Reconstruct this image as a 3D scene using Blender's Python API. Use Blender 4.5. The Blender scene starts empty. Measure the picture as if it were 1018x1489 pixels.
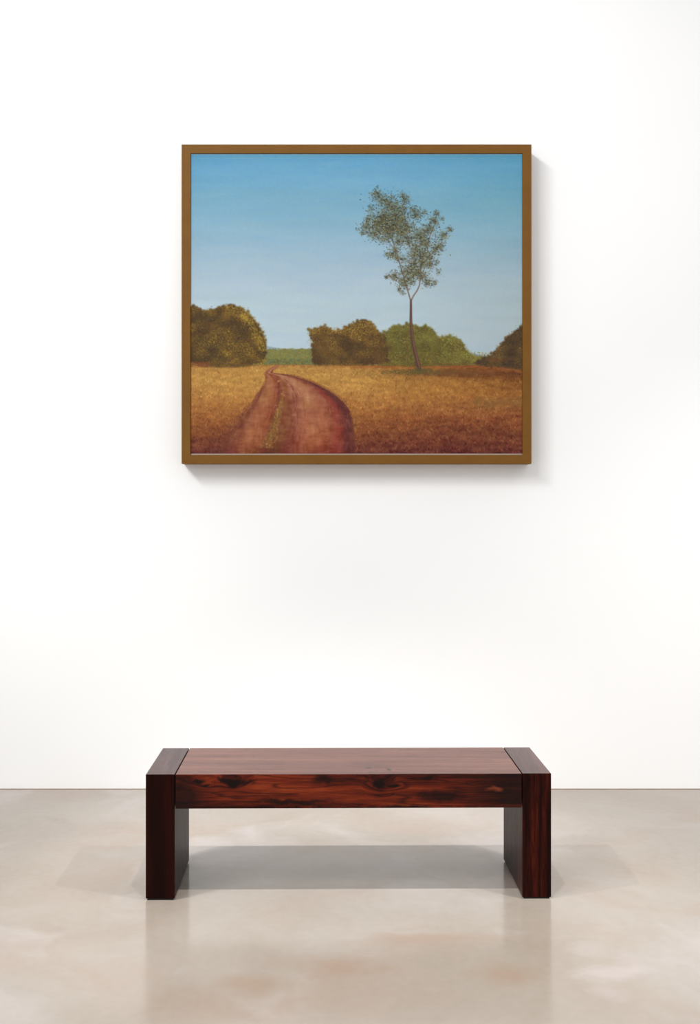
import bpy, bmesh, math, random
import numpy as np
from mathutils import Vector

C = bpy.context.scene.collection
SC = bpy.context.scene
R = math.radians

# ---------------------------------------------------------------- camera
F, EYE = 1416.0, 1.43            # focal length in pixels of a 1018 x 1489 frame, eye height
VX, VY = 487.0, 727.0            # where the level line of sight meets the frame
cam_d = bpy.data.cameras.new('camera'); cam = bpy.data.objects.new('camera', cam_d); C.objects.link(cam)
cam.location = (0, 0, EYE); cam.rotation_euler = (R(90), 0, 0)
cam_d.sensor_width = 36.0; cam_d.sensor_fit = 'AUTO'; cam_d.lens = F/1489*36.0
cam_d.shift_x = (509-VX)/1489; cam_d.shift_y = -(744.5-VY)/1489
cam_d.clip_start = 0.05
SC.camera = cam

# ---------------------------------------------------------------- light
WORLD = 0.88
w = bpy.data.worlds.new('gallery_daylight'); SC.world = w; w.use_nodes = True
bg = w.node_tree.nodes['Background']; bg.inputs[0].default_value = (1.0, 1.0, 1.0, 1); bg.inputs[1].default_value = WORLD
def spot(name, loc, target, watts, radius, cone, blend, col=(1, .97, .93)):
    d = bpy.data.lights.new(name, 'SPOT'); d.energy = watts; d.shadow_soft_size = radius
    d.spot_size = R(cone); d.spot_blend = blend; d.color = col
    o = bpy.data.objects.new(name, d); C.objects.link(o); o.location = loc
    o.rotation_euler = (Vector(target)-Vector(loc)).to_track_quat('-Z', 'Y').to_euler()
    return o
# one track of ceiling spots in front of the bench, two added outer fills, and a picture light up on the left
spot('track_or_fill_spot', (0.05, 2.28, 4.4), (0.05, 3.40, 0.0), 250, .03, 42, .8)
spot('track_or_fill_spot', (-2.45, 2.28, 4.4), (0.05, 3.40, 0.0), 375, .035, 40, .8)
spot('track_or_fill_spot', (2.55, 2.28, 4.4), (0.05, 3.40, 0.0), 375, .035, 40, .8)
spot('track_or_fill_spot', (-3.1, 2.28, 4.4), (-2.2, 4.1, 0.0), 330, .05, 60, 1.0)  # added fill: brightens the left floor and lower wall corner
spot('track_or_fill_spot', (3.2, 2.28, 4.4), (2.3, 4.1, 0.0), 290, .05, 60, 1.0)  # added fill for the right floor side and wall corner
for sx, sz, wt, cn in ((.5, .6, 420, 50), (.85, .85, 800, 43), (1.2, 1.1, 1450, 36)):
    spot('picture_spot', (.1-6*sx, -1.18, 2.3+6*sz), (.45, 4.82, 1.95), wt*.92, .75, cn, .9, (1, 1, 1))

SC.view_settings.view_transform = 'Standard'; SC.view_settings.look = 'None'
SC.view_settings.exposure = 0.0; SC.view_settings.gamma = 1.0; SC.view_settings.use_curve_mapping = False

# ---------------------------------------------------------------- helpers
def lin(c):
    c = np.asarray(c, float)/255.0
    return np.where(c <= .04045, c/12.92, ((c+.055)/1.055)**2.4)
def L4(c): return tuple(float(v) for v in lin(c))+(1.0,)

class G:                                             # a small node graph builder
    def __init__(s, name):
        s.m = bpy.data.materials.new(name); s.m.use_nodes = True; s.t = s.m.node_tree; s.N = s.t.nodes
        s.b = s.N['Principled BSDF']
    def n(s, kind, props=None, **ins):
        nd = s.N.new(kind)
        for k, v in (props or {}).items(): setattr(nd, k, v)
        for k, v in ins.items():
            key = int(k[1:]) if k[0] == 'i' and k[1:].isdigit() else k.replace('_', ' ')
            s.put(nd.inputs[key], v)
        return nd
    def put(s, sock, v):
        if isinstance(v, bpy.types.NodeSocket): s.t.links.new(v, sock)
        elif isinstance(v, bpy.types.Node): s.t.links.new(v.outputs[0], sock)
        else: sock.default_value = v
    def set(s, **ins):
        for k, v in ins.items(): s.put(s.b.inputs[k.replace('_', ' ')], v)
    def math(s, op, a, b=0.0, clamp=False): return s.n('ShaderNodeMath', {'operation': op, 'use_clamp': clamp}, i0=a, i1=b).outputs[0]
    def vec(s, op, a, b=(0, 0, 0)): return s.n('ShaderNodeVectorMath', {'operation': op}, i0=a, i1=b).outputs[0]
    def ramp(s, fac, stops):
        nd = s.N.new('ShaderNodeValToRGB'); s.put(nd.inputs[0], fac); e = nd.color_ramp.elements
        while len(e) < len(stops): e.new(0.5)
        for k, (p, c) in enumerate(stops): e[k].position = p; e[k].color = c if len(c) == 4 else L4(c)
        return nd.outputs[0]
    def mix(s, f, a, b, mode='MIX'):
        nd = s.n('ShaderNodeMix', {'data_type': 'RGBA', 'blend_type': mode}); s.put(nd.inputs[0], f); s.put(nd.inputs[6], a); s.put(nd.inputs[7], b)
        return nd.outputs[2]
    def map(s, v, a, b, c=0.0, d=1.0):
        return s.n('ShaderNodeMapRange', {'clamp': True}, i0=v, i1=a, i2=b, i3=c, i4=d).outputs[0]
    def noise(s, co, scale, detail=4.0, rough=.5, dist=0.0):
        return s.n('ShaderNodeTexNoise', None, Vector=co, Scale=scale, Detail=detail, Roughness=rough, Distortion=dist)

def box_bm(lo, hi, bevel=0.0, seg=2):
    bm = bmesh.new(); bmesh.ops.create_cube(bm, size=1.0)
    for v in bm.verts:
        v.co = Vector([lo[i]+(v.co[i]+.5)*(hi[i]-lo[i]) for i in range(3)])
    if bevel: bmesh.ops.bevel(bm, geom=bm.edges[:], offset=bevel, segments=seg, profile=.5, affect='EDGES')
    return bm
def obj(name, bm, mat, parent=None, smooth=False):
    me = bpy.data.meshes.new(name); bm.to_mesh(me); bm.free()
    if smooth:
        for p in me.polygons: p.use_smooth = True
    me.materials.append(mat); o = bpy.data.objects.new(name, me); C.objects.link(o)
    if parent: o.parent = parent
    return o
def thing(name, label, cat, loc, rz=0.0):
    o = bpy.data.objects.new(name, None); o.empty_display_size = .1; C.objects.link(o)
    o.location = loc; o.rotation_euler = (0, 0, rz); o['label'] = label; o['category'] = cat
    return o

# ---------------------------------------------------------------- materials of the room
g = G('white_painted_plaster')
co = g.n('ShaderNodeTexCoord').outputs['Object']
nz = g.noise(co, .9, 3)
g.set(Base_Color=g.ramp(nz.outputs[0], [(.3, (246, 247, 247)), (.7, (249, 249, 249))]), Roughness=.9, Specular_IOR_Level=.1)
fine = g.noise(co, 90, 3)
g.set(Normal=g.n('ShaderNodeBump', None, Strength=.04, Distance=.002, Height=fine.outputs[0]).outputs[0])
M_WALL = g.m

g = G('polished_concrete')
def fl(r, g_, b): return tuple(float(v) for v in lin((r, g_, b))*.63*np.array((.965, .945, .93)))+(1.0,)
co = g.n('ShaderNodeTexCoord').outputs['Object']
warp = g.vec('ADD', co, g.vec('MULTIPLY', g.vec('SUBTRACT', g.noise(co, 1.1, 3).outputs['Color'], (.5, .5, .5)), (.9, .9, 0)))
big = g.noise(warp, 1.25, 5, .55)
med = g.noise(g.vec('MULTIPLY', warp, (.75, 1.6, 1)), 2.0, 4, .5)
col = g.ramp(big.outputs[0], [(.30, fl(176, 163, 149)), (.45, fl(186, 176, 164)), (.58, fl(194, 185, 175)), (.72, fl(204, 196, 190))])
col = g.mix(g.map(med.outputs[0], .50, .68, 0, .55), col, fl(186, 164, 148))
pale = g.noise(g.vec('ADD', warp, (7.3, 2.1, 0)), 1.7, 4, .5)
col = g.mix(g.map(pale.outputs[0], .54, .68, 0, .75), col, fl(210, 203, 201))
col = g.mix(.06, col, g.ramp(g.noise(co, 30, 5, .6).outputs[0], [(.3, fl(150, 138, 124)), (.7, fl(226, 218, 208))]))
# a worn pale patch and a few rusty stains with shapes of their own
def patch(cx, cy, rx, ry, ns):
    p = g.vec('ADD', co, g.vec('MULTIPLY', g.vec('SUBTRACT', g.noise(co, ns, 4, .6).outputs['Color'], (.5, .5, .5)), (rx*2.2, ry*2.2, 0)))
    d = g.n('ShaderNodeVectorMath', {'operation': 'LENGTH'}, i0=g.vec('DIVIDE', g.vec('SUBTRACT', p, (cx, cy, 0)), (rx, ry, 1))).outputs['Value']
    return d
def at(px, py): D = F*EYE/(py-VY); return ((px-VX)*D/F, D)
for px, py, rx, ry, a in ((858, 1382, .07, .05, .28), (885, 1415, .11, .05, .5), (920, 1402, .05, .07, .26), (880, 1440, .06, .06, .26)):
    x, y = at(px, py)
    col = g.mix(g.map(patch(x, y, rx, ry, 7), .4, 1.25, a, 0), col, fl(216, 207, 208))
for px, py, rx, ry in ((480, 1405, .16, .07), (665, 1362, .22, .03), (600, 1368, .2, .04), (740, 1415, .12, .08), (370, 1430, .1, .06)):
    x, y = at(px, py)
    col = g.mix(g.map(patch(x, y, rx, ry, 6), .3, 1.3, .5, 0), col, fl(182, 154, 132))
g.set(Base_Color=col, Roughness=g.map(med.outputs[0], .3, .7, .12, .18), Specular_IOR_Level=.65)
M_FLOOR = g.m

g = G('joint_filler'); co = g.n('ShaderNodeTexCoord').outputs['Object']
g.set(Base_Color=g.ramp(g.noise(co, 12, 3).outputs[0], [(.3, (132, 116, 102)), (.7, (146, 130, 116))]), Roughness=.7); M_JOINT = g.m

# ---------------------------------------------------------------- the room
WY = F*EYE/(1147.0-VY)           # the back wall
def struct(o): o['kind'] = 'structure'; return o
struct(obj('wall_back', box_bm((-6, WY, 0), (6, WY+.2, 6.0)), M_WALL))
struct(obj('floor', box_bm((-6, -3.0, -.1), (6, WY+.2, 0)), M_FLOOR))
struct(obj('trim_1', box_bm((-6, WY-.014, 0), (6, WY, .0015)), M_JOINT))

# ---------------------------------------------------------------- the oil painting, brushed stroke by stroke into an array
PX0, PX1, PY0, PY1 = 277.0, 760.5, 223.5, 660.0      # painted area, painter's own units
PS = 1.5                                             # samples per unit
def make_painting():
    rng = np.random.default_rng(7)
    W = int(round((PX1-PX0)*PS))+1; H = int(round((PY1-PY0)*PS))+1
    gx = np.linspace(PX0, PX1, W); gy = np.linspace(PY0, PY1, H)
    X, Y = np.meshgrid(gx, gy)
    A = np.zeros((H, W, 3))
    def blur(a, s):
        r = max(1, int(3*s)); k = np.exp(-0.5*(np.arange(-r, r+1)/s)**2); k /= k.sum()
        for ax in (0, 1):
            p = [(0, 0)]*a.ndim; p[ax] = (r, r)
            b = np.pad(a, p, mode='edge'); o = 0
            for i, w in enumerate(k):
                sl = [slice(None)]*a.ndim; sl[ax] = slice(i, i+a.shape[ax]); o = o+w*b[tuple(sl)]
            a = o
        return a
    def cloud(sx, sy):                               # smooth noise about -1..1
        n = rng.standard_normal((H, W))
        for s, ax in ((sy, 0), (sx, 1)):
            r = int(3*s)+1; k = np.exp(-0.5*(np.arange(-r, r+1)/s)**2); k /= k.sum()
            n = np.apply_along_axis(lambda v: np.convolve(np.pad(v, r, mode='reflect') if r < len(v) else np.pad(v, r, mode='edge'), k, 'valid'), ax, n)
        return n/(n.std()+1e-9)
    def table(v, keys):
        ks = np.array([k[0] for k in keys], float); cs = np.array([k[1] for k in keys], float)
        return np.stack([np.interp(v, ks, cs[:, c]) for c in range(3)], -1)
    def inside(poly):
        m = np.zeros(X.shape, bool); n = len(poly)
        for i in range(n):
            x0, y0 = poly[i]; x1, y1 = poly[(i+1) % n]
            if y0 == y1: continue
            c = ((Y >= min(y0, y1)) & (Y < max(y0, y1)))
            m ^= c & (X < x0+(Y-y0)*(x1-x0)/(y1-y0))
        return m
    def lay(mask, col, a=1.0):                       # blend a colour (or picture) in through a soft mask
        al = (np.clip(mask, 0, 1)*a)[..., None]
        A[:] = A*(1-al)+np.asarray(col, float)*al
    def dab(x, y, rx, ry, ang, col, a=1.0):          # one touch of the brush
        R = max(rx, ry)+1.2
        i0 = max(0, int((x-R-PX0)*PS)); i1 = min(W, int((x+R-PX0)*PS)+2)
        j0 = max(0, int((y-R-PY0)*PS)); j1 = min(H, int((y+R-PY0)*PS)+2)
        if i0 >= i1 or j0 >= j1: return
        dx = gx[i0:i1][None, :]-x; dy = gy[j0:j1][:, None]-y
        ca, sa = math.cos(ang), math.sin(ang)
        u = (dx*ca+dy*sa)/rx; v = (-dx*sa+dy*ca)/ry
        d = np.sqrt(u*u+v*v)
        al = np.clip((1.15-d)*min(rx, ry)*1.3, 0, 1)[..., None]*a
        P = A[j0:j1, i0:i1]; P[:] = P*(1-al)+np.asarray(col, float)*al
    def line(pts, w0, w1, col, a=1.0, jit=0.0):
        pts = np.array(pts, float); seg = np.hypot(*np.diff(pts, axis=0).T); L = np.concatenate([[0], np.cumsum(seg)])
        n = int(L[-1]/0.6)+2; s = np.linspace(0, L[-1], n)
        xs = np.interp(s, L, pts[:, 0]); ys = np.interp(s, L, pts[:, 1])
        d = np.full(X.shape, 9e9)
        for x, y, f in zip(xs, ys, s/L[-1]):
            w = (w0+(w1-w0)*f)/2
            i0 = max(0, int((x-w-2-PX0)*PS)); i1 = min(W, int((x+w+2-PX0)*PS)+2)
            j0 = max(0, int((y-w-2-PY0)*PS)); j1 = min(H, int((y+w+2-PY0)*PS)+2)
            if i0 >= i1 or j0 >= j1: continue
            dd = np.hypot(gx[i0:i1][None, :]-x, gy[j0:j1][:, None]-y)-w
            d[j0:j1, i0:i1] = np.minimum(d[j0:j1, i0:i1], dd)
        lay(np.clip(0.5-d, 0, 1), col, a)
    def pick(pal): return np.array(pal[rng.integers(len(pal))], float)
    def edge_y(pts, x): return np.interp(x, [p[0] for p in pts], [p[1] for p in pts])
    # ---- sky
    sky = table(Y, [(223, (92,153,186)), (240, (104,161,195)), (262, (112,166,196)), (285, (118,167,192)), (310, (127,172,195)),
                    (345, (143,179,199)), (380, (158,185,202)), (410, (170,192,206)), (440, (177,198,208)), (480, (181,200,209)), (530, (181,199,210))])
    side = np.clip((X-560)/200, 0, 1)[..., None]
    low = np.clip((Y-300)/160, 0, 1)[..., None]
    sky = sky*(1-side)+side*(sky*(1-low*np.array((.07, .075, .09)))-np.array((9, 6, 10))*(1-low))
    left = np.clip((330-X)/70, 0, 1)[..., None]*np.clip((470-Y)/250, 0, 1)[..., None]
    sky = sky-left*np.array((7, 6, 5))
    A[:] = sky+1.0*cloud(40, 6)[..., None]+1.0*cloud(14, 3)[..., None]*np.array((1, .5, -.6))
    # ---- far hills and the far hedge
    hill = [(370, 505), (384, 503), (395, 504.5), (410, 507), (425, 508.5), (450, 509), (450, 520), (370, 520)]
    lay(blur(inside(hill).astype(float), .8), (139,160,168), .85)
    hill = [(672, 512), (684, 512.5), (692, 515), (705, 517), (720, 516), (730, 525), (672, 525)]
    lay(blur(inside(hill).astype(float), .8), (135,152,163), .9)
    hed = [(378, 510), (392, 508.5), (405, 509), (415, 507.5), (428, 509), (438, 507), (448, 508), (460, 506), (460, 534), (350, 534), (350, 526), (378, 522)]
    lay(blur(inside(hed).astype(float), .8), (122,120,66))
    for _ in range(800):
        x = rng.uniform(380, 462); y = rng.uniform(507, 532)
        t = (y-507)/25
        c = pick([(138,140,80),(150,140,70),(112,122,74),(128,108,60),(108,126,96)]) if t < .6 else pick([(96,98,58),(86,108,88),(100,120,100),(80,78,48),(120,110,62)])
        dab(x, y, rng.uniform(1, 2.2), rng.uniform(.6, 1.2), rng.uniform(0, 3.1), c, .6)
    # ---- ground
    G = table(Y, [(527, (152,104,52)), (536, (178,132,68)), (552, (184,138,70)), (572, (178,128,66)), (592, (164,110,56)), (612, (146,90,48)), (632, (126,72,42)), (650, (110,58,42)), (661, (100,48,42))])
    Gr = table(Y, [(527, (150,92,46)), (536, (138,88,44)), (544, (128,82,44)), (556, (158,108,52)), (574, (164,110,54)), (592, (150,98,52)), (608, (134,78,44)), (630, (118,66,42)), (650, (106,54,40)), (661, (94,44,38))])
    wgt = np.clip((X-520)/120, 0, 1)[..., None]
    G = G*(1-wgt)+Gr*wgt
    far = np.clip((X-650)/110, 0, 1)[..., None]*np.clip((605-Y)/60, 0, 1)[..., None]
    G = G-far*np.array((26, 24, 12))
    G = G+5*cloud(10, 2.5)[..., None]*np.array((1, .8, .4))+5*cloud(3, 2)[..., None]*np.array((1, .9, .5))
    hz = [(277, 529), (300, 533), (340, 534), (380, 531), (460, 531), (560, 531), (640, 531), (700, 531), (760, 536)]
    ghz = edge_y(hz, X)
    lay(np.clip((Y-ghz)+.5, 0, 1), G)
    for _ in range(21000):                           # dry grass, short upright strokes
        x = rng.uniform(PX0, PX1); u = rng.uniform(0, 1)**1.15; y = edge_y(hz, x)+1+u*128
        if y > 661: continue
        j = min(H-1, max(0, int((y-PY0)*PS))); i = min(W-1, max(0, int((x-PX0)*PS)))
        b = G[j, i]; k = rng.normal(0, 1)
        if k > 0: c = b+k*np.array((27, 26, 15))+rng.normal(0, 4, 3)
        else: c = b+k*np.array((26, 23, 13))+rng.normal(0, 4, 3)
        if y > 575 and rng.random() < .25: c = c+np.array((16, -6, -2))
        ln = rng.uniform(.8, 1.6)+(y-530)/110
        dab(x, y, ln, rng.uniform(.45, .9), 1.57+rng.normal(0, .6), c, .65)
    for _ in range(900):
        y = 585+rng.uniform(0, 1)**.7*76; x = np.interp(y, [580, 592, 610, 625, 642, 661], [370, 362, 352, 343, 333, 322])-abs(rng.normal(0, 12))*(y-575)/60
        dab(x, y, rng.uniform(1, 2.4), .7, 1.57+rng.normal(0, .7), pick([(108,54,44),(96,48,44),(122,66,48),(112,64,60),(88,44,38)]), .4)
    # reddish band behind the tree, and the strip of shade it stands in
    for _ in range(520):
        x = rng.uniform(470, 760); y = 533+rng.normal(0, 1.6)+max(0, (x-690))*.09
        t = np.clip((x-470)/100, 0, 1)
        dab(x, y, rng.uniform(2, 6), rng.uniform(.6, 1.2), 0, pick([(158,92,44),(146,84,42),(166,104,50),(132,74,40)]), .5*t)
    for _ in range(900):
        x = 612+rng.normal(0, 34); y = 541.5+rng.normal(0, 2.4)
        dab(x, y, rng.uniform(1, 2.6), rng.uniform(.5, 1), rng.normal(0, .6), pick([(92,80,42),(104,86,46),(84,76,44),(120,90,46),(76,78,46)]), .42)
    for _ in range(500):
        x = rng.uniform(640, 760); y = 541+rng.normal(0, 3.5)
        dab(x, y, rng.uniform(2, 5), rng.uniform(.5, 1), 0, pick([(118,74,40),(104,70,38),(132,80,42),(112,66,40)]), .4)
    for _ in range(380):
        x = rng.uniform(690, 760); y = 585+rng.normal(0, 5)
        dab(x, y, rng.uniform(2, 5), rng.uniform(.5, 1), 0, pick([(120,88,48),(128,94,50),(110,80,46)]), .3)
    # ---- bushes
    def bush(poly, base, lightpal, midpal, darkpal, sun, n, leaf=1.4, top=None, rag=2.0, a=.72, open_base=False):
        m = inside(poly).astype(float)
        px = poly[:-2] if open_base else poly
        ln = np.cumsum([0]+[math.dist(px[k], px[k+1]) for k in range(len(px)-1)])
        for s_ in np.arange(0, ln[-1], 2.2):         # leafy, lobed outline
            x = np.interp(s_, ln, [p[0] for p in px])+rng.normal(0, 1.2); y = np.interp(s_, ln, [p[1] for p in px])+rng.normal(0, 1.2)
            m = np.maximum(m, (np.hypot(X-x, Y-y) < rng.uniform(.6, 2.4))) if y < max(p[1] for p in poly)-6 else m
        base = np.array(base, float)
        cl = cloud(8, 6)[..., None]; md = np.mean(midpal, axis=0); dk = np.mean(darkpal, axis=0)
        pic = base+np.clip(cl, 0, 1.6)*.5*(md-base)+np.clip(-cl, 0, 1.6)*.5*(dk-base)
        lay(blur(m, 1.3), pic)
        ys = [p[1] for p in poly]; y0, y1 = min(ys), max(ys); xs = [p[0] for p in poly]; x0, x1 = min(xs), max(xs)
        depth = blur(m, 7.0)                         # 1 deep inside, .5 at the outline
        wob = cloud(9, 6)
        cnt = 0
        while cnt < n:
            x = rng.uniform(x0, x1)+rng.normal(0, rag*.5); y = rng.uniform(y0, y1)+rng.normal(0, rag*.5)
            j = min(H-1, max(0, int((y-PY0)*PS))); i = min(W-1, max(0, int((x-PX0)*PS)))
            if m[j, i] < .5:
                jj = min(H-1, max(0, j+int(rng.normal(0, rag)*PS))); ii = min(W-1, max(0, i+int(rng.normal(0, rag)*PS)))
                if m[jj, ii] < .5 or y > y1-3: continue
            cnt += 1
            v = (y-y0)/(y1-y0)
            if top is not None: v = (y-top(x))/(y1-top(x))
            s = sun(x, y, np.clip(v, 0, 1), depth[j, i])+.13*wob[j, i]+rng.normal(0, .19)
            c = pick(lightpal) if s > .66 else (pick(midpal) if s > .36 else pick(darkpal))
            dab(x, y, leaf*rng.uniform(.55, 1.3), leaf*rng.uniform(.3, .6), rng.uniform(0, 3.14), c+rng.normal(0, 6, 3)+(6*wob[j, i]+16*rng.normal())*np.array((1, .88, .4)), a)
    green = [(553,488),(560,485),(566,480),(568,477),(575,475),(585,474),(592,471),(600,472),(610,476),(620,474),(626,477),(632,484),(637,492),(643,491),(652,489),(662,490),(669,494),(674,502),(679,509),(684,514),(692,518),(704,520),(716,519),(716,530),(660,532),(600,533),(550,532)]
    bush(green, (104,96,46), [(146,142,66),(134,136,66),(156,146,72),(122,128,64)], [(116,110,54),(106,104,50),(124,102,48),(104,100,56)], [(92,76,40),(86,78,42),(106,82,42),(82,76,46)],
         lambda x, y, v, d: (.84 if x < 640 else .80+.012*(640-x)*0)-.75*(y-(472+max(0, abs(x-600)-18)*.33 if x < 640 else 489+max(0, x-655)*.75))/42-.35*np.clip((584-x)/22, 0, 1)*np.clip((y-492)/10, 0, 1)-.45*np.exp(-((x-638)/5)**2)*np.clip((y-486)/8, 0, 1)+(.5 if y > 512 else 0)*rng.random()*(1 if x < 720 else .5), 4200, 1.25, None, 2.2)
    for _ in range(420):                             # low yellow growth along its foot
        x = rng.uniform(553, 716); y = rng.uniform(512, 529)
        dab(x, y, rng.uniform(.8, 1.8), rng.uniform(.5, 1), rng.uniform(0, 3.1), pick([(158,140,56),(146,124,50),(130,118,50),(166,146,64),(140,108,46)]), .55)
    mid = [(448,480),(455,479),(462,477),(470,474),(478,478),(487,481),(495,480),(502,478),(508,474),(515,470),(522,467),(528,466),(536,468),(543,474),(549,480),(555,486),(559,492),(562,502),(564,515),(564,528),(545,531),(520,532),(490,532),(470,532),(457,531),(455,520),(454,510),(455,500),(454,492),(452,486)]
    bush(mid, (92,68,38), [(168,132,52),(150,122,50),(176,142,66),(140,112,48)], [(118,88,42),(108,86,42),(130,96,46),(104,76,40)], [(80,58,36),(72,56,38),(88,64,38),(76,66,44)],
         lambda x, y, v, d: (.78 if y < 486 else .52)-.5*v*(1.1 if x < 505 else .6)+(.14 if 508 < x < 552 and y < 505 else 0), 5200, 1.2, None, 2.0)
    for _ in range(70):
        x, y = rng.uniform(446, 458), rng.uniform(476, 500)
        dab(x, y, 1.1, .7, rng.uniform(0, 3), (150,132,80), .5)
    lft = [(270,446),(285,446.5),(290,450),(298,453),(304,451),(312,449),(318,446.5),(326,446),(335,444),(345,446),(352,450),(360,455),(367,462),(373,470),(378,478),(383,486),(386,496),(387,505),(385.5,513),(384,520),(381,527),(365,532),(345,534.5),(320,534.5),(300,533),(285,529),(270,528)]
    bush(lft, (88,68,36), [(174,144,48),(160,132,46),(186,156,58),(150,116,46)], [(120,92,40),(108,88,38),(130,98,44),(112,78,40)], [(78,60,36),(70,60,40),(86,62,36),(72,54,40)],
         lambda x, y, v, d: .40+.55*np.clip((x-325)/60, 0, 1)*np.clip((.72-d)/.22, 0, 1)+.24*np.clip((462-y)/16, 0, 1)*np.clip((x-290)/30, 0.4, 1)-.20*np.clip((v-.72)/.2, 0, 1)-.08*np.clip((300-x)/20, 0, 1), 8600, 1.25, None, 2.0)
    for _ in range(260):                             # the lit right shoulder
        t = rng.uniform(0, 1); x = 352+t*32+rng.normal(0, 3.5)-2; y = 458+t*t*44+t*8+rng.normal(0, 3.5)
        dab(x, y, 1.6, .7, rng.uniform(.4, 1.4), pick([(190,160,58),(176,150,54),(168,138,48),(196,168,84)]), .55)
    for _ in range(160):
        x = rng.uniform(277, 304); y = 530+rng.normal(0, 2)
        dab(x, y, 3, .8, 0, pick([(132,76,40),(120,72,40),(104,62,38)]), .5)
    rgt = [(766,470),(760,474),(755,478),(748,483),(742,488),(736,494),(730,500),(727,505),(722,510),(716,516),(708,520),(700,524),(692,527),(700,531),(730,534),(766,539)]
    bush(rgt, (78,58,38), [(142,120,60),(128,108,54),(150,122,62)], [(98,74,44),(90,72,42),(104,78,44)], [(70,54,38),(62,50,38),(74,56,40),(66,58,42)],
         lambda x, y, v, d: .30+.5*np.clip((.66-d)/.2, 0, 1)*np.clip((520-y)/20, 0.2, 1)-.2*v, 2300, 1.25, None, 2.2)
    lay(np.clip(1-np.hypot((X-725)/28, (Y-523)/4.5), 0, 1)*.6, (112,70,42))
    for _ in range(700):                             # grass tips over the feet of the bushes
        x = rng.uniform(277, 760); y = edge_y(hz, x)+rng.normal(-.5, 1.1)
        c = pick([(150,104,50),(172,124,60),(122,88,44),(100,72,40)]) if x < 640 else pick([(128,80,42),(110,70,40),(96,62,38)])
        dab(x, y, rng.uniform(1, 2), .6, 1.57+rng.normal(0, .6), c, .5)
    # ---- the track
    LE = [(402,531),(391,536.5),(383.5,543),(386,549),(384.5,556),(378,567),(370,580),(362,593),(352,610),(343,625),(333,642),(322,661)]
    RE = [(405,533),(398,538),(396,542.5),(404,544),(418,545),(432,548.5),(447,553),(462,559.5),(476,567),(488,575),(500,585),(508,596),(513,610),(515.5,630),(517,661)]
    lx = np.interp(Y, [p[1] for p in LE], [p[0] for p in LE]); rx = np.interp(Y, [p[1] for p in RE], [p[0] for p in RE])
    m = ((X > lx) & (X < rx) & (Y > 531)).astype(float); mk = blur(m, 1.1)
    f = np.clip((X-lx)/np.maximum(rx-lx, 1), 0, 1)   # 0 left verge .. 1 right verge
    rowm = np.clip((Y-545)/115, 0, 1)
    nearc = [(0, (112,58,44)), (.06, (122,58,48)), (.14, (146,80,56)), (.24, (140,74,50)), (.31, (116,54,42)), (.345, (104,52,38)), (.42, (116,66,44)), (.46, (122,56,46)), (.52, (132,62,50)), (.58, (148,76,56)), (.66, (154,86,58)), (.74, (156,82,58)), (.80, (138,66,50)), (.86, (140,56,48)), (.90, (120,50,46)), (.95, (104,44,44)), (1, (96,46,42))]
    farc = [(0, (134,74,50)), (.08, (150,90,66)), (.15, (160,100,74)), (.22, (140,70,54)), (.28, (120,56,46)), (.34, (150,92,64)), (.40, (134,72,56)), (.47, (160,104,82)), (.56, (170,114,88)), (.66, (164,108,84)), (.76, (140,78,62)), (.86, (116,54,48)), (.94, (96,46,44)), (1, (112,66,46))]
    R1, R0 = table(f, nearc), table(f, farc)
    R = R0*(1-rowm[..., None])+R1*rowm[..., None]
    R = R+np.array((6, 9, 1))+4*cloud(5, 5)[..., None]+3*cloud(1.6, 6)[..., None]+3*cloud(9, 9)[..., None]*np.array((.6, 1, .4))+4*cloud(4, 1.5)[..., None]*np.array((1, .9, .6))
    R = np.where((Y > 642)[..., None], R-np.clip((Y-642)/19, 0, 1)[..., None]*np.array((24, 22, 12)), R)
    lay(mk, R)
    def along(fr, y0, y1, w, col, a, n=200, s=.5):   # strokes that run with the track
        for _ in range(n):
            y = rng.uniform(y0, y1); fx = fr+rng.normal(0, w)
            L = np.interp(y, [p[1] for p in LE], [p[0] for p in LE]); Rr = np.interp(y, [p[1] for p in RE], [p[0] for p in RE])
            L2 = np.interp(y+4, [p[1] for p in LE], [p[0] for p in LE]); R2 = np.interp(y+4, [p[1] for p in RE], [p[0] for p in RE])
            x = L+fx*(Rr-L); x2 = L2+fx*(R2-L2)
            dab(x, y, rng.uniform(2, 5), s*rng.uniform(.7, 1.4), math.atan2(4, x2-x), np.array(col)+rng.normal(0, 5, 3), a)
    along(.95, 556, 660, .02, (88,42,44), .35, 240, .9)
    along(.03, 560, 660, .02, (106,54,46), .35, 160, .8)
    along(.87, 566, 660, .022, (148,60,50), .3, 170, .9)
    along(.15, 552, 612, .03, (160,104,68), .35, 120)
    along(.30, 552, 660, .02, (108,48,42), .35, 160, .8)
    along(.56, 556, 660, .02, (118,58,48), .35, 110)
    along(.60, 575, 660, .012, (162,92,68), .3, 90)
    along(.70, 552, 600, .05, (172,112,84), .3, 160)
    along(.79, 575, 600, .02, (172,108,82), .35, 50)
    along(.50, 552, 660, .012, (100,46,42), .35, 120, .6); along(.53, 556, 660, .01, (166,96,72), .3, 90, .5)
    along(.46, 570, 660, .015, (104,48,42), .3, 120, .6); along(.22, 560, 660, .03, (166,108,70), .3, 150, .6)
    for _ in range(900):                             # ruts and clods in the right-hand wheel track
        y = 553+rng.uniform(0, 1)**.8*105; L = np.interp(y, [p[1] for p in LE], [p[0] for p in LE]); Rr = np.interp(y, [p[1] for p in RE], [p[0] for p in RE])
        x = L+rng.uniform(.02, .98)*(Rr-L)
        dab(x, y, rng.uniform(1, 3), rng.uniform(.4, .9), rng.normal(0, .5), pick([(176,114,78),(130,64,46),(154,92,60),(112,54,44),(166,104,64)]), .3)
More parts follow.
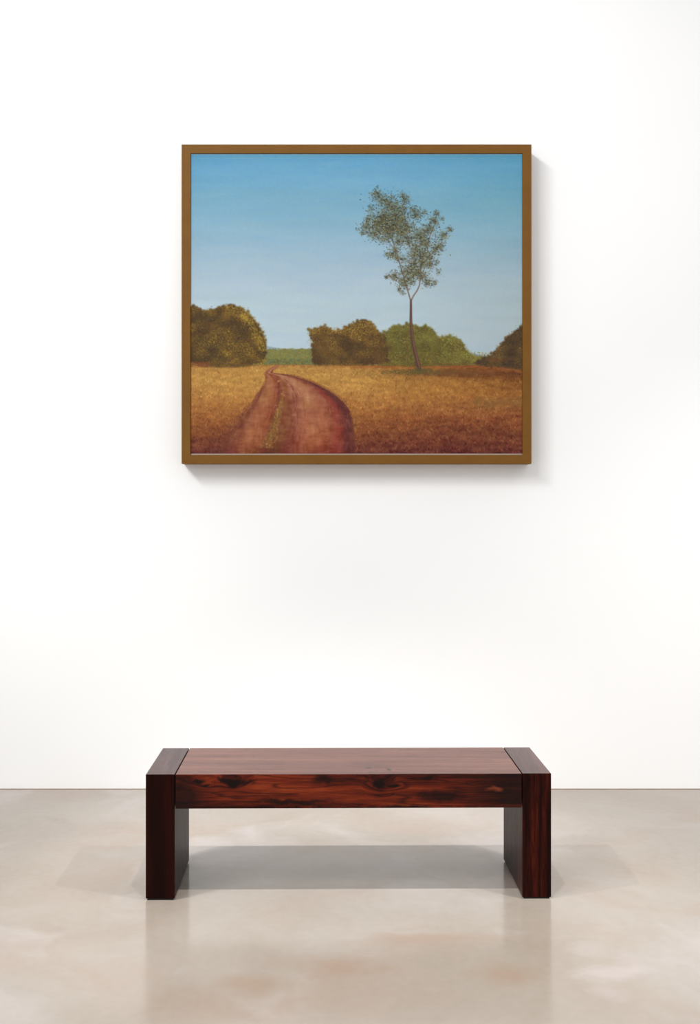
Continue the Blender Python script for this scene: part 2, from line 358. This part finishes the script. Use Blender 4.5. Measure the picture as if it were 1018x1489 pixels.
    # lip of grass hanging over the far verge, grass down the middle
    for _ in range(1000):
        t = rng.uniform(0, 1); y = 546+t*t*70; x = np.interp(y, [p[1] for p in RE], [p[0] for p in RE])+rng.normal(1.6, 1.9)+t*t*2
        dab(x, y, 1.8, .6, 1.57+rng.normal(0, .5), pick([(170,120,58),(150,96,50),(124,72,46),(110,58,44),(182,132,64)]), .5)
    MID = [(409,560),(408,572),(406,585),(402,600),(397,617),(392,634),(387,648),(384,661)]
    for _ in range(1100):
        y = 580+rng.uniform(0, 1)**.9*72; w = 1.4+(y-580)*.125
        x = np.interp(y, [p[1] for p in MID], [p[0] for p in MID])+np.clip(rng.normal(0, .6), -1.1, 1.1)*w+3
        dab(x, y, rng.uniform(1, 2.6), rng.uniform(.5, .9), 1.7+rng.normal(0, .5), pick([(152,110,56),(142,100,48),(172,128,68),(112,80,44),(92,66,40)]), .6)
    for x, y, r in ((405,554.5,2.6),(410,573,2),(413,575,1.5),(404,596,2),(402,590,1.6),(388,646,2),(392,648,1.6),(408,585,1.6)):
        dab(x, y, r, r*.6, -.2, (184,130,84), .8)
    line([(402,531.5),(392,537),(388,542),(396,546),(402,552)], 1.2, 2, (152,88,66), .6)
    line([(405,533),(398,538),(397,542)], 1, 1.4, (178,118,76), .6)
    line([(399,543.5),(418,545.5),(434,550),(449,555),(464,562),(478,569.5),(490,578),(501,589),(508,600)], 1.0, 3.6, (94,46,44), .55)
    # ---- the lone tree
    trunk = [(598,437),(598,450),(598,466),(598.6,480),(600,494),(602.5,506),(605.5,518),(608,528),(610,536)]
    line(trunk, 3.0, 6.8, (92,66,56), .95)
    line([(x+.9, y) for x, y in trunk[2:]], .7, 1.6, (150,100,66), .6)
    line([(x-1.0, y) for x, y in trunk[3:]], .5, 1.4, (70,48,46), .5)
    tw = (112,80,68)
    line([(598,438),(595.5,430),(593,421),(590,411),(586,398),(582,384),(577,366),(570,348),(562,328),(556,305)], 1.9, .8, tw, .85)
    line([(598,438),(602,430),(607,423),(610.5,415),(612,400),(613,386),(617,368),(624,348),(632,328),(636,312)], 1.9, .8, tw, .85)
    for br in ([(590,411),(580,404),(570,402)], [(611,408),(620,408),(630,409)], [(612,395),(604,384),(598,368),(594,346),(590,325),(588,300)], [(613,386),(626,372),(640,356),(650,342)],
               [(582,384),(575,372),(566,371)], [(577,366),(560,344),(545,332),(532,330)], [(612,400),(622,384),(634,378)], [(586,398),(594,388),(600,376)]):
        line(br, 1.1, .6, tw, .7)
    CL = [(555,290,11,70),(548,282,6,30),(590,290,7,32),(586,284,5,16),(572,302,13,110),(559,315,14,150),(580,318,14,150),(550,326,13,130),(533,330,7,40),(536,319,6,24),(528,338,4,12),(544,340,9,60),(565,336,13,130),
          (590,331,13,120),(606,312,8,44),(603,305,6,20),(617,309,4,10),(632,321,7,36),(636,310,4,14),(643,318,3,6),(625,333,9,60),(645,342,7,36),(655,334,4,14),(610,342,12,100),(619,353,11,80),(640,358,8,40),(633,364,7,30),
          (595,350,9,50),(580,350,8,44),(575,364,7,30),(568,371,5,18),(577,374,6,26),(611,370,11,76),(624,374,8,46),(626,384,7,32),(602,384,7,28),(592,396,10,64),(574,402,7,40),(563,403,3,8),(606,397,9,56),(622,410,7,32),(633,411,4,10),
          (590,414,7,36),(581,420,4,10),(586,426,3,9),(562,370,3,6),(558,348,8,26),(636,382,4,8),(638,396,4,8),(600,410,5,12),(603,372,9,46),(600,392,9,40),(614,384,9,50),(606,360,10,50),(588,378,7,24),(616,402,8,36),(596,405,8,36),(585,408,6,20),(560,328,12,90),(575,330,12,90),(585,340,10,60),(585,305,8,40),(570,285,3,5),(520,334,2,3),(540,303,5,14),(565,295,6,30)]
    dens = np.zeros((H, W))
    for cx, cy, r, n in CL: dens = np.maximum(dens, (n/(r*r))*np.exp(-((X-cx)**2+(Y-cy)**2)/(r*.62)**2))
    lay(blur(np.clip(dens*1.25, 0, .66), 2.2), (84, 84, 62))
    dabs = []
    for cx, cy, r, n in CL:
        for _ in range(int(n*2.3)):
            q = rng.normal(0, .72, 2); dabs.append((cx+q[0]*r, cy+q[1]*r*.9, r))
    rng.shuffle(dabs)
    for x, y, r in dabs:
        up = np.clip((330-y)/50, -.5, 1)
        q = rng.random()
        if q < .47+.12*up: c = pick([(48,54,48),(58,62,44),(64,56,40),(46,50,52),(70,60,40)])
        elif q < .77: c = pick([(92,86,44),(104,94,50),(90,78,50),(112,98,44),(104,80,52)])
        elif q < .9: c = pick([(126,122,72),(116,122,82),(136,118,72)])
        else: c = pick([(146,158,132),(140,142,98),(156,172,172)])
        dab(x, y, rng.uniform(.7, 1.7), rng.uniform(.45, .95), rng.uniform(-.9, .9), c, .85)
    for _ in range(160):
        x = 609+rng.normal(0, 9); y = 538+rng.normal(0, 2.4)
        dab(x, y, rng.uniform(1, 2), .7, rng.uniform(0, 3), pick([(74,72,42),(92,86,48),(64,62,42),(108,96,52)]), .6)
    lay((Y < 225.2).astype(float), (150, 190, 206), .7)  # pale turned edge along the top
    A2 = blur(A, .48)
    A2 = A2+.8*cloud(1.2, 1.2)[..., None]           # tooth of the canvas
    return np.clip(A2, 0, 255), gx, gy

# ---------------------------------------------------------------- wood
KN = None
def wood(name, axis, stops, seed, knots=(), darks=(), rough=.3, spec=.28, scale=1.0, lights=(), streak_a=.55, lo=.30, hi=.70, rag=.05):
    """dark figured timber; axis is the way the grain runs. knots / darks / lights: (x, y, z, rx, ry, rz) in the part's own space"""
    g = G(name); co0 = g.n('ShaderNodeTexCoord').outputs['Object']
    jit = g.vec('MULTIPLY', g.vec('SUBTRACT', g.noise(co0, 14, 4, .6).outputs['Color'], (.5, .5, .5)), (rag*1.6, rag, rag))
    cw = g.vec('ADD', co0, jit)
    def dist(c, r, src): return g.n('ShaderNodeVectorMath', {'operation': 'LENGTH'}, i0=g.vec('DIVIDE', g.vec('SUBTRACT', src, c), r)).outputs['Value']
    co = co0
    across = {'x': (0, .35, 1), 'y': (1, 0, .35), 'z': (1, .35, 0)}[axis]
    for k in knots:                                  # grain flows round each knot
        f = g.map(dist(k[:3], tuple(v*2.6 for v in k[3:]), co0), 0, 1, .035, 0)
        sc = g.n('ShaderNodeVectorMath', {'operation': 'SCALE'}, i0=tuple(across)); g.put(sc.inputs['Scale'], f)
        co = g.vec('ADD', co, sc.outputs[0])
    st = {'x': (.35, 5, 5), 'y': (5, .35, 5), 'z': (5, 5, .28)}[axis]
    p = g.vec('ADD', g.vec('MULTIPLY', co, tuple(v*scale for v in st)), (seed, seed*1.7, seed*.6))
    broad = g.noise(p, 2.4, 4, .5, .6).outputs[0]
    lines = g.noise(g.vec('MULTIPLY', p, (1, 1, 1)), 9, 5, .62, .3).outputs[0]
    fine = g.noise(p, 42, 4, .7).outputs[0]
    v = g.math('ADD', g.math('MULTIPLY', broad, .50), g.math('ADD', g.math('MULTIPLY', lines, .36), g.math('MULTIPLY', fine, .14)))
    col = g.ramp(g.map(v, lo, hi), stops)
    streak = g.noise(g.vec('ADD', p, (3.1, 8.7, 1.2)), 6.5, 2, .4).outputs[0]
    col = g.mix(g.map(g.math('ABSOLUTE', g.math('SUBTRACT', streak, .5)), 0, .03, streak_a, 0), col, L4((22, 6, 4)))
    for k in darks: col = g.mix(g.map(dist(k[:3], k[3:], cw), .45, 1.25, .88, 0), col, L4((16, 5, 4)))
    for k in lights: col = g.mix(g.map(dist(k[:3], k[3:], cw), .3, 1.2, .8, 0), col, L4((112, 52, 30)))
    for k in knots: col = g.mix(g.map(dist(k[:3], k[3:], cw), .55, 1.15, .95, 0), col, L4((14, 5, 4)))
    g.set(Base_Color=col, Roughness=g.map(fine, .3, .7, rough-.04, rough+.08), Specular_IOR_Level=spec)
    g.set(Normal=g.n('ShaderNodeBump', None, Strength=.12, Distance=.0015, Height=fine).outputs[0])
    return g.m

# ---------------------------------------------------------------- the bench
BL, BR, BH, BD, LT = -.6776, .7740, .450, .370, .1035
Y0 = 3.4765
yaw = math.atan2(.0145, BR-BL)
cx = (BL+BR)/2
bench = thing('bench', 'low dark red-brown wooden bench with slab legs, on the concrete floor under the painting', 'bench', (cx, Y0+.007+BD/2, 0), yaw)
hw = (BR-BL)/2
xi = hw-LT                                           # inner face of a leg
ZS = .3275                                           # underside of the seat
def fx(px): return (px-506.5)/1416*3.483             # along the seat front, own space (photo column -> metres)
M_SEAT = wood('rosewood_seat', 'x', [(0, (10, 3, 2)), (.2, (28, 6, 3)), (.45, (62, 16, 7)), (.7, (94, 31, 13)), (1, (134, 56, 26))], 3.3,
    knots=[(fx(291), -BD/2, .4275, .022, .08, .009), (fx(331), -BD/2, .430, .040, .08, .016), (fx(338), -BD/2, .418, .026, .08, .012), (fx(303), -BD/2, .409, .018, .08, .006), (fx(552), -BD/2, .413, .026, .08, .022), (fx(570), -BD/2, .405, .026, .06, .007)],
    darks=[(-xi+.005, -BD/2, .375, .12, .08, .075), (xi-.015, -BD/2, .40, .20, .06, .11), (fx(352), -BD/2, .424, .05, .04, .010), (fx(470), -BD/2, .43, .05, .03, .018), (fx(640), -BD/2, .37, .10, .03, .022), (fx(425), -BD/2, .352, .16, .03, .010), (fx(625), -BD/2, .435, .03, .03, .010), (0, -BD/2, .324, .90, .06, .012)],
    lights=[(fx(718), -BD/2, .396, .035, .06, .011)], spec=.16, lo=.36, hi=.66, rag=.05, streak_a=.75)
M_SEAT_TOP = wood('rosewood_seat_painted_sheen', 'x', [(0, (50, 28, 22)), (.3, (80, 48, 40)), (.55, (98, 63, 53)), (1, (126, 86, 73))], 8.1, knots=[(fx(566), -.13, .45, .010, .012, .02), (fx(536), -.11, .45, .008, .008, .02)], streak_a=.25)  # paler seat top: reflected wall light put into the base colour
M_LEG_L = wood('rosewood_leg_dark', 'z', [(0, (9, 3, 2)), (.4, (24, 5, 3)), (.7, (36, 8, 5)), (1, (52, 16, 9))], 11.0, spec=.065, rough=.37)
M_LEG_R = wood('rosewood_leg_striped', 'z', [(0, (8, 3, 2)), (.3, (20, 5, 3)), (.55, (40, 10, 6)), (1, (76, 26, 14))], 5.7, scale=1.6, spec=.065, rough=.37, lo=.36, hi=.64, streak_a=.8)
M_LEG_TOP = wood('rosewood_leg_painted_sheen', 'y', [(0, (44, 30, 28)), (.4, (62, 43, 41)), (1, (90, 66, 62))], 2.2, streak_a=.2)  # greyer leg tops, the same reflection painted in
g = G('dark_felt_glide'); g.set(Base_Color=L4((14, 10, 9)), Roughness=.8); M_PAD = g.m

def lightened(o, m):                                      # upper face, with the wall's reflection painted into its colour
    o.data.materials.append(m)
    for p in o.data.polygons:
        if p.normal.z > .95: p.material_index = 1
seat = obj('seat', box_bm((-xi+.003, -BD/2-.0015, ZS), (xi-.003, BD/2-.001, BH), .0022, 3), M_SEAT, bench); lightened(seat, M_SEAT_TOP)
for s, m, lab in ((-1, M_LEG_L, 'near-black slab leg at the left end'), (1, M_LEG_R, 'dark red striped slab leg at the right end')):
    a, b = sorted((s*xi, s*hw))
    lg = obj('leg', box_bm((a, -BD/2, .006), (b, BD/2, BH), .0025, 3), m, bench); lg['label'] = lab; lightened(lg, M_LEG_TOP)
    obj('foot_pad', box_bm((a+.005, -BD/2+.003, 0), (b-.006, BD/2-.006, .007), .001, 1), M_PAD, lg)

# ---------------------------------------------------------------- the framed painting
DEP = .090                                           # how far the frame stands off the wall
FY = WY-DEP                                          # plane of the frame's face
def wx(px, D=FY): return (px-VX)*D/F
def wz(py, D=FY): return EYE-(py-VY)*D/F
x0, x1, z0, z1 = wx(264), wx(773), wz(674.5), wz(210)
pic = thing('framed_painting', 'framed landscape painting of a dirt track and lone tree, on the white wall', 'painting', ((x0+x1)/2, WY, z0))
ox, oz = (x0+x1)/2, z0
def ring(name, a, b, ya, yb, mat, parent, bevel):    # mitred moulding between outer rectangle a and inner rectangle b
    bm = bmesh.new(); L = []
    for (xa, xb, za, zb), y in ((a, yb), (a, ya), (b, ya), (b, yb)):
        L.append([bm.verts.new((xx-ox, y-WY, zz-oz)) for xx, zz in ((xa, za), (xb, za), (xb, zb), (xa, zb))])
    for r in range(4):
        p, q = L[r], L[(r+1) % 4]
        for k in range(4): bm.faces.new((p[k], p[(k+1) % 4], q[(k+1) % 4], q[k]))
    bmesh.ops.recalc_face_normals(bm, faces=bm.faces[:])
    if bevel: bmesh.ops.bevel(bm, geom=bm.edges[:], offset=bevel, segments=2, profile=.5, affect='EDGES')
    return obj(name, bm, mat, parent)
LIT = 1.12                                           # how brightly the picture is lit; pigments are given relative to it
def pig(c): return tuple(float(v) for v in lin(c)/LIT)+(1.0,)
g = G('brown_frame_wood'); co = g.n('ShaderNodeTexCoord').outputs['Object']
g.set(Base_Color=g.ramp(g.noise(co, 14, 4, .6).outputs[0], [(.3, pig((119, 80, 30))), (.7, pig((125, 86, 34)))]), Roughness=.55, Specular_IOR_Level=.15); M_FRAME = g.m
g = G('pale_inner_lip'); co = g.n('ShaderNodeTexCoord').outputs['Object']
g.set(Base_Color=g.ramp(g.noise(co, 6, 2).outputs[0], [(.3, pig((172, 150, 138))), (.7, pig((180, 160, 148)))]), Roughness=.6, Specular_IOR_Level=.2); M_LIP = g.m
inn = (wx(277), wx(760), wz(661.5), wz(223))
ring('frame', (x0, x1, z0, z1), inn, FY, WY, M_FRAME, pic, .0012)
CY = FY+.006                                         # the canvas sits just behind the frame's face
lip = box_bm((inn[0]-ox, CY+.0005-WY, inn[2]-oz), (inn[1]-ox, CY+.02-WY, inn[2]-oz+.0075), .0005, 1)
lp = obj('inner_lip', lip, M_LIP, pic); lp['label'] = 'thin pale strip under the canvas'

A, gx, gy = make_painting()
H, W = A.shape[:2]
cxs = np.interp(gx, [PX0, PX1], [inn[0], inn[1]])-ox
czs = np.interp(gy, [PY0, PY1], [inn[3], inn[2]+.0070])-oz
me = bpy.data.meshes.new('canvas')
co = np.zeros((H*W+4, 3), np.float32)
XX, ZZ = np.meshgrid(cxs, czs)
co[:H*W, 0] = XX.ravel(); co[:H*W, 2] = ZZ.ravel(); co[:H*W, 1] = CY-WY
bk = CY+.018-WY                                      # stretcher depth
cor = [0, W-1, H*W-1, (H-1)*W]
for k, i in enumerate(cor): co[H*W+k] = (co[i, 0], bk, co[i, 2])
idx = np.arange(H*W).reshape(H, W)
q = np.stack([idx[:-1, :-1], idx[1:, :-1], idx[1:, 1:], idx[:-1, 1:]], -1).reshape(-1, 4)
nq = len(q)
B = [H*W+k for k in range(4)]
sides = [list(idx[0, :])+[B[1], B[0]], list(idx[:, -1])+[B[2], B[1]], list(idx[-1, ::-1])+[B[3], B[2]], list(idx[::-1, 0])+[B[0], B[3]], [B[0], B[1], B[2], B[3]]]
loops = np.concatenate([q.ravel()]+[np.array(s) for s in sides]).astype(np.int32)
tot = np.array([4]*nq+[len(s) for s in sides], np.int32)
me.vertices.add(len(co)); me.vertices.foreach_set('co', co.ravel())
me.loops.add(len(loops)); me.loops.foreach_set('vertex_index', loops)
me.polygons.add(len(tot)); me.polygons.foreach_set('loop_start', np.concatenate([[0], np.cumsum(tot)[:-1]]).astype(np.int32))
me.polygons.foreach_set('loop_total', tot)
me.update(calc_edges=True); me.validate()
at_ = me.color_attributes.new('oil_paint', 'FLOAT_COLOR', 'POINT')
cv = np.ones((H*W+4, 4), np.float32); cv[:H*W, :3] = (lin(A)/LIT).reshape(-1, 3); cv[H*W:, :3] = .6
at_.data.foreach_set('color', cv.ravel())
g = G('oil_on_canvas')
pc = g.n('ShaderNodeAttribute', {'attribute_name': 'oil_paint'}).outputs['Color']
tc = g.n('ShaderNodeTexCoord').outputs['Object']
g.set(Base_Color=pc, Roughness=.6, Specular_IOR_Level=.12)
wv = g.noise(tc, 260, 2).outputs[0]
g.set(Normal=g.n('ShaderNodeBump', None, Strength=.05, Distance=.001, Height=wv).outputs[0])
me.materials.append(g.m)
cn = bpy.data.objects.new('canvas', me); C.objects.link(cn); cn.parent = pic
